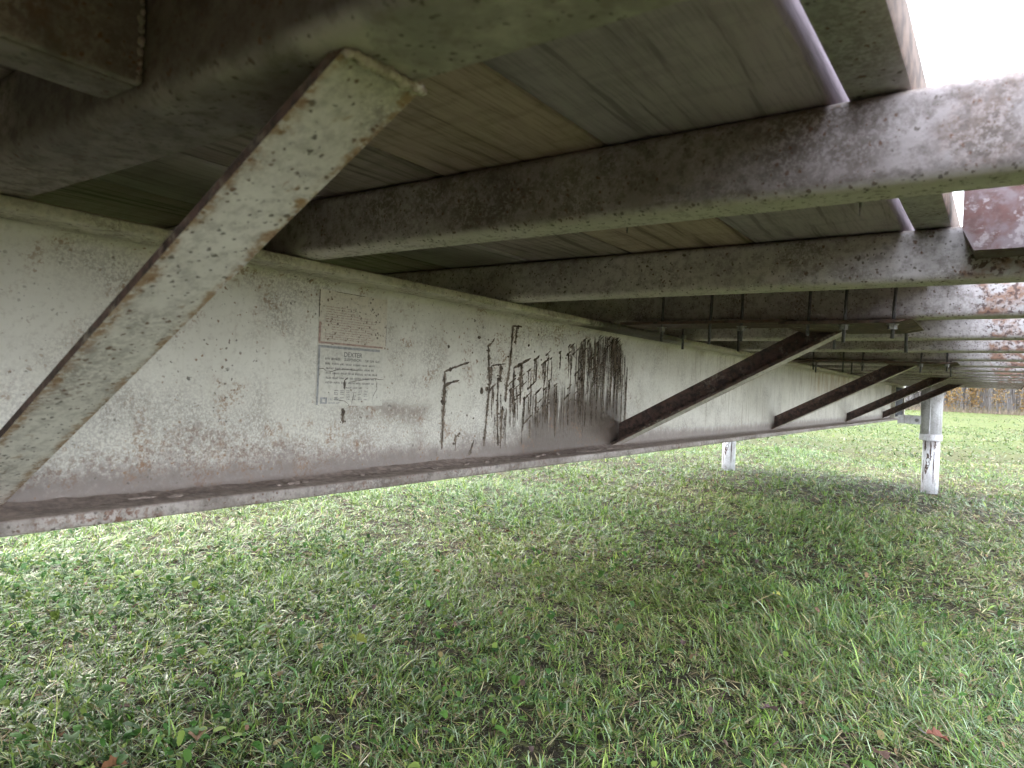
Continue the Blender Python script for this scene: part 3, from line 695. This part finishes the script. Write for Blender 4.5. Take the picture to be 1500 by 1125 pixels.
# flattened straw lying in the grass
def straw_patch(n, r0, r1, wd):
    x, y = sector(n, r0, r1, HF); st = field(x, y, .7, 2.1); keep = rng.random(n) < (.25 + st); x, y = x[keep], y[keep]; n = len(x)
    az = 2.4 + 2.6 * (field(x, y, .55, 5) - .5) * 4 + rng.normal(0, .9, n)
    base = np.stack([x, y, gz(x, y) + rng.uniform(.004, .03, n)], 1)
    col = STRAW[rng.integers(0, len(STRAW), n)] * rng.uniform(.7, 1.25, (n, 1))
    return build_strips('s', base, az, rng.uniform(.03, .09, n), wd * rng.uniform(.6, 1.3, n), rng.uniform(-.1, .35, n), rng.uniform(0, .3, n), col, 2, None, '', '')
tag(mesh_from('straw', [straw_patch(6500, 1.05, 4, .0011), straw_patch(9000, 4, 11, .0024)], M['brush']), 'dry straw clippings lying flat in the grass', 'straw', kind='stuff')

# clover and other broad leaves, thickest in the lower left
def leaves_mesh(x, y, size, z, tilt, col):
    n = len(x); k = 7
    ang = np.array([math.pi, 2.45, 1.75, .95, 0, -.95, -1.75, -2.45]); rad = np.array([1.0, .92, .80, .86, .80, .86, .80, .92]); rad[4] = .95; k = 8
    a0 = rng.random(n) * 2 * math.pi; asp = rng.uniform(.55, 1.0, n)
    lx = (np.cos(ang) * rad)[None] * size[:, None]; ly = (np.sin(ang) * rad)[None] * (size * asp)[:, None]
    fold = np.abs(ly) * rng.uniform(-.2, .7, n)[:, None]
    lz = lx * np.sin(tilt)[:, None] + fold - .25 * lx * lx / size[:, None]
    lx = lx * np.cos(tilt)[:, None]
    X = x[:, None] + lx * np.cos(a0)[:, None] - ly * np.sin(a0)[:, None]; Y = y[:, None] + lx * np.sin(a0)[:, None] + ly * np.cos(a0)[:, None]
    Vv = np.stack([X, Y, z[:, None] + lz], -1)
    mid = np.stack([x, y, z], -1)[:, None, :]
    Vv = np.concatenate([mid, Vv], 1).reshape(-1, 3); off = (np.arange(n) * 9)[:, None]
    tr = np.concatenate([off + np.array([0, 1 + i, 1 + (i + 1) % 8]) for i in range(8)], 0)
    return Vv, np.zeros((0, 4), int), tr, np.repeat(col, 9, 0)
def clover(n, r0, r1, smin, smax, left):
    x, y = sector(n, r0, r1, HF); d = -x * math.cos(YAW) - y * math.sin(YAW)      # + towards the left of the view
    w_ = np.clip(.35 + d / (np.hypot(x, y)) * left, .06, 1) * np.clip(field(x, y, 2.1, 1.1) * 1.9 - .35, .05, 1); keep = rng.random(n) < w_
    x, y = x[keep], y[keep]; n = len(x)
    GL = np.array([[.045, .105, .022], [.065, .13, .028], [.05, .10, .034], [.045, .10, .028], [.13, .18, .04]])
    col = GL[rng.integers(0, 5, n)] * rng.uniform(.55, 1.4, (n, 1))
    return leaves_mesh(x, y, rng.uniform(smin, smax, n), gz(x, y) + rng.uniform(.012, .06, n), rng.normal(0, .45, n), col)
tag(mesh_from('clover', [clover(13000, 1.05, 3.2, .005, .016, 1.1), clover(9000, 3.2, 7, .008, .017, .6), clover(500, 1.05, 3.0, .014, .022, 1.2)], M['leafy']), 'clover and small broad leaf weeds growing among the grass', 'clover', kind='stuff')
NL = 2600; x, y = sector(NL, 1.05, 7, HF)
lit = np.array([[.13, .075, .05], [.10, .065, .05], [.18, .12, .065], [.20, .16, .07], [.08, .052, .05]])
tag(mesh_from('leaf_litter', [leaves_mesh(x, y, rng.uniform(.004, .013, NL), gz(x, y) + rng.uniform(.006, .045, NL), rng.normal(0, .6, NL), lit[rng.integers(0, 5, NL)] * rng.uniform(.7, 1.3, (NL, 1)))], M['dry']), 'small scraps of dead leaves scattered through the grass', 'leaves', kind='stuff')

# single fallen leaves one can point to
def fallen(x, y, size, rot, col, label, dz=.034, curl=.7):
    size *= .78; col = tuple(c * .6 for c in col)
    st = [(-1, 0), (-.72, .34), (-.45, .30), (-.25, .62), (.05, .52), (.28, .60), (.5, .30), (.72, .26), (1, 0), (.72, -.24), (.5, -.34), (.26, -.56), (.05, -.46), (-.25, -.60), (-.45, -.33), (-.72, -.30)]
    bm = bmesh.new(); r = random.Random(int(x * 1000))
    mid = [bm.verts.new((u * size, 0, -.12 * size * u * u)) for u in (-1, -.5, 0, .5, 1)]
    rim = [bm.verts.new((u * size * r.uniform(.92, 1.08), v * size, (abs(v) ** 1.4 * curl + r.uniform(-.06, .08)) * size)) for u, v in st]
    up = rim[1:8]; lo = rim[9:16]
    def strip(rimv, md):
        for i in range(len(rimv) - 1):
            a, b = rimv[i], rimv[i + 1]; m = min(md, key=lambda v: abs(v.co.x - (a.co.x + b.co.x) / 2)); bm.faces.new((a, b, m))
        for i in range(4):
            m0, m1 = mid[i], mid[i + 1]; c_ = min(rimv, key=lambda v: abs(v.co.x - (m0.co.x + m1.co.x) / 2))
            try: bm.faces.new((m0, m1, c_))
            except ValueError: pass
    strip(up, mid); strip(lo[::-1], mid)
    me = from_bm(bm, 'fallen_leaf')
    at = me.attributes.new('tint', 'FLOAT_COLOR', 'POINT'); at.data.foreach_set('color', np.tile((*col, 1), len(me.vertices)).astype(np.float32))
    o = link('fallen_leaf', me, M['dry'], None, (x, y, float(gz(x, y)) + dz)); o.rotation_euler = (random.uniform(-.35, .35), random.uniform(.05, .35), rot)
    bm = bmesh.new(); tube(bm, (-size, 0, -.12 * size), (-1.7 * size, .1 * size, -.05 * size), .0009, .0006, n=5); link('stalk', from_bm(bm, 'stalk'), M['bark'], o)
    tag(o, label, 'leaf', 'fallen leaves on the grass')
for a in ((-.09, 1.791, .036, .6, (.22, .085, .055), 'reddish brown curled fallen leaf, nearest the lower right corner'),
          (-.183, 1.639, .040, 2.1, (.25, .15, .12), 'large pinkish brown fallen leaf at the lower right edge'),
          (-2.035, 2.877, .030, 1.2, (.11, .055, .035), 'dark brown leaf standing upright in the grass beyond the beam'),
          (-1.485, 1.376, .040, .3, (.27, .30, .06), 'bright yellow green fallen leaf in the left grass'),
          (-.648, 2.65, .032, .9, (.42, .42, .10), 'pale yellow leaf lying in the middle of the grass'),
          (-1.335, .804, .036, 2.6, (.34, .20, .11), 'tan curled leaf in the lower left grass'),
          (-1.342, .645, .036, 1.7, (.24, .11, .05), 'rusty brown leaf nearest the lower left corner'),
          (-1.782, 2.046, .026, 0., (.30, .14, .06), 'small orange brown leaf left of centre'),
          (-.429, 1.731, .034, 1.1, (.15, .09, .09), 'dull purplish brown leaf right of centre at the bottom')):
    fallen(*a)

# ------------------------------------------------------------------ far treeline
def tree_meshes(seed, h, yellow, dense):
    r = np.random.default_rng(seed); rr_ = random.Random(seed)
    bm = bmesh.new(); p = Vector((0, 0, -.1)); rad = .06 + h * .0065; segs = 7; pts = []
    for i in range(segs):
        q = Vector((rr_.uniform(-.12, .12), rr_.uniform(-.12, .12), p.z + h / segs)); q.x += p.x; q.y += p.y
        r2 = rad * (1 - .85 / segs); tube(bm, p, q, rad, r2, n=7, caps=False); pts.append((q, r2)); p, rad = q, r2 * .93
    tips = []
    for i in range(16):
        b, rb = pts[rr_.randint(1 if i < 5 else 2, segs - 1)]; a = rr_.uniform(0, 6.28); l = rr_.uniform(.8, 2.2)
        e = b + Vector((math.cos(a) * l, math.sin(a) * l, rr_.uniform(.3, 1.3))); tube(bm, b, e, rb * .35, .008, n=4, caps=False); tips.append(e); tips.append(b.lerp(e, .6))
    tm = from_bm(bm, 'trunk')
    n = dense; c = np.array([tips[i] for i in r.integers(0, len(tips), n)]) + r.normal(0, .42, (n, 3))
    pal = np.array([[.30, .19, .06], [.32, .22, .09], [.25, .15, .06], [.20, .17, .09]]) if yellow else np.array([[.15, .125, .105], [.12, .10, .095], [.19, .15, .11], [.15, .13, .11]])
    col = pal[r.integers(0, 4, n)] * r.uniform(.7, 1.25, (n, 1))
    return tm, (c, col)
def leaf_cloud(name, c, col, size, seed):
    r = np.random.default_rng(seed); n = len(c); s = size * r.uniform(.6, 1.3, (n, 1))
    u = r.normal(0, 1, (n, 3)); u /= np.linalg.norm(u, axis=1)[:, None]; v = np.cross(u, r.normal(0, 1, (n, 3))); v /= np.linalg.norm(v, axis=1)[:, None]
    Vv = np.stack([c - u * s, c + v * s * .6, c + u * s, c - v * s * .6], 1).reshape(-1, 3)
    q = (np.arange(n) * 4)[:, None] + np.arange(4)
    return Vv, q, np.zeros((0, 3), int), np.repeat(col, 4, 0)
variants = []
for i, (h, yel, dn) in enumerate(((13, 1, 900), (11, 0, 380), (14, 0, 260), (12, 1, 700), (10, 0, 500))):
    tm, (c, col) = tree_meshes(40 + i, h, yel, dn); tm.materials.append(M['bark'])
    cr_ = mesh_from('crown', [leaf_cloud('crown', c, col, .13, i)], M['canopy']); cme = cr_.data; bpy.data.objects.remove(cr_); variants.append((tm, cme, yel))
tr = random.Random(12)
for i in range(96):
    if i < 66: x = tr.uniform(-17, 8); y = 79 + tr.random() ** 1.4 * 14
    else: x = tr.uniform(-18, 9); y = tr.uniform(90, 104)
    vi = tr.choice((1, 2, 4)) if i < 60 else tr.choice((0, 1, 2, 2, 1, 4, 4, 2, 3, 1, 2, 4, 2, 1))
    tm, cme, yel = variants[vi]; sc = tr.uniform(.8, 1.15)
    o = bpy.data.objects.new('autumn_tree', None); C.objects.link(o); o.location = (x, y, -.02); o.rotation_euler = (0, 0, tr.uniform(0, 6.28)); o.scale = (sc, sc, sc); o.empty_display_size = .5
    link('trunk', tm, None, o, smooth=True); link('crown', cme, None, o)
    tag(o, 'slender tree with golden yellow leaves in the far treeline' if yel else 'slender grey tree with sparse brown leaves in the far treeline', 'tree', 'yellow trees of the far treeline' if yel else 'bare trees of the far treeline')
# golden saplings at the wood's edge
for i, (x, y, s, lb) in enumerate(((-3.9, 78.6, 1.0, 'leftmost low sapling with golden leaves at the foot of the far treeline'), (-.45, 78.2, 1.45, 'largest orange golden sapling at the foot of the far treeline'),
                                   (-2.1, 79.0, .8, 'smallest golden sapling, between two larger ones before the far treeline'), (1.7, 79.2, 1.0, 'rightmost golden sapling at the foot of the far treeline'))):
    r = np.random.default_rng(90 + i); rr_ = random.Random(90 + i); bm = bmesh.new(); tips = []
    for k in range(5):
        a = rr_.uniform(0, 6.28); e = Vector((math.cos(a) * .5, math.sin(a) * .5, rr_.uniform(2.2, 4.2))) * s; tube(bm, (0, 0, 0), e, .03, .008, n=5, caps=False)
        tips += [Vector((0, 0, 0)).lerp(e, f) for f in (.3, .5, .7, .85, 1)]
    n = 420; c = np.array([tips[j] for j in r.integers(0, len(tips), n)]) + r.normal(0, .33, (n, 3)); c[:, 2] = np.maximum(c[:, 2], .35)
    pal = np.array([[.27, .165, .06], [.29, .195, .08], [.22, .135, .06], [.19, .15, .085]]); col = pal[r.integers(0, 4, n)] * r.uniform(.8, 1.2, (n, 1))
    o = bpy.data.objects.new('golden_sapling', None); C.objects.link(o); o.location = (x, y, -.02)
    link('stem', from_bm(bm, 'stem'), M['bark'], o); cr_ = mesh_from('crown', [leaf_cloud('crown', c, col, .12, i)], M['canopy'], o)
    tag(o, lb, 'sapling', 'golden saplings at the edge of the wood')
# deep wood and the belt of dry brush before it: masses nobody could count
n = 5200; x = rng.uniform(-60, 40, n); y = rng.uniform(82, 124, n)
wd_ = build_strips('w', np.stack([x, y, np.zeros(n)], 1), rng.random(n) * 6.28, rng.uniform(5, 13, n), rng.uniform(.02, .10, n), rng.uniform(1.45, 1.57, n), rng.uniform(0, .05, n), np.array([[.24, .215, .205]]) * rng.uniform(.5, 1.35, (n, 1)), 2, None, '', '', .6, np.zeros(n))
c = np.stack([rng.uniform(-60, 40, 26000), rng.uniform(92, 126, 26000), 11 * rng.random(26000) ** 1.5], 1)
pal = np.array([[.17, .145, .13], [.13, .115, .11], [.20, .18, .165], [.17, .145, .12], [.23, .175, .10]]); col = pal[rng.integers(0, 5, 26000)] * rng.uniform(.7, 1.25, (26000, 1))
tag(mesh_from('far_wood', [wd_, leaf_cloud('w', c, col, .27, 77)], M['brush']), 'hazy mass of bare grey stems and thin leaves deep in the wood', 'wood', kind='stuff')
n = 15000; x = rng.uniform(-45, 25, n); y = 76.5 + rng.random(n) ** 1.3 * 6
col = np.array([[.23, .18, .14], [.19, .15, .13], [.27, .22, .16], [.15, .14, .075]])[rng.integers(0, 4, n)] * rng.uniform(.7, 1.25, (n, 1))
br_ = build_strips('b', np.stack([x, y, np.full(n, -.02)], 1), rng.random(n) * 6.28, rng.uniform(.35, 1.15, n) * (.4 + .6 * np.clip((y - 76.4) / 1.5, 0, 1)), rng.uniform(.008, .02, n), rng.uniform(1.1, 1.5, n), rng.uniform(.1, .7, n), col, 2, None, '', '')
tag(mesh_from('dry_brush', [br_], M['brush']), 'belt of tall dry grass and brush before the far trees', 'brush', kind='stuff')
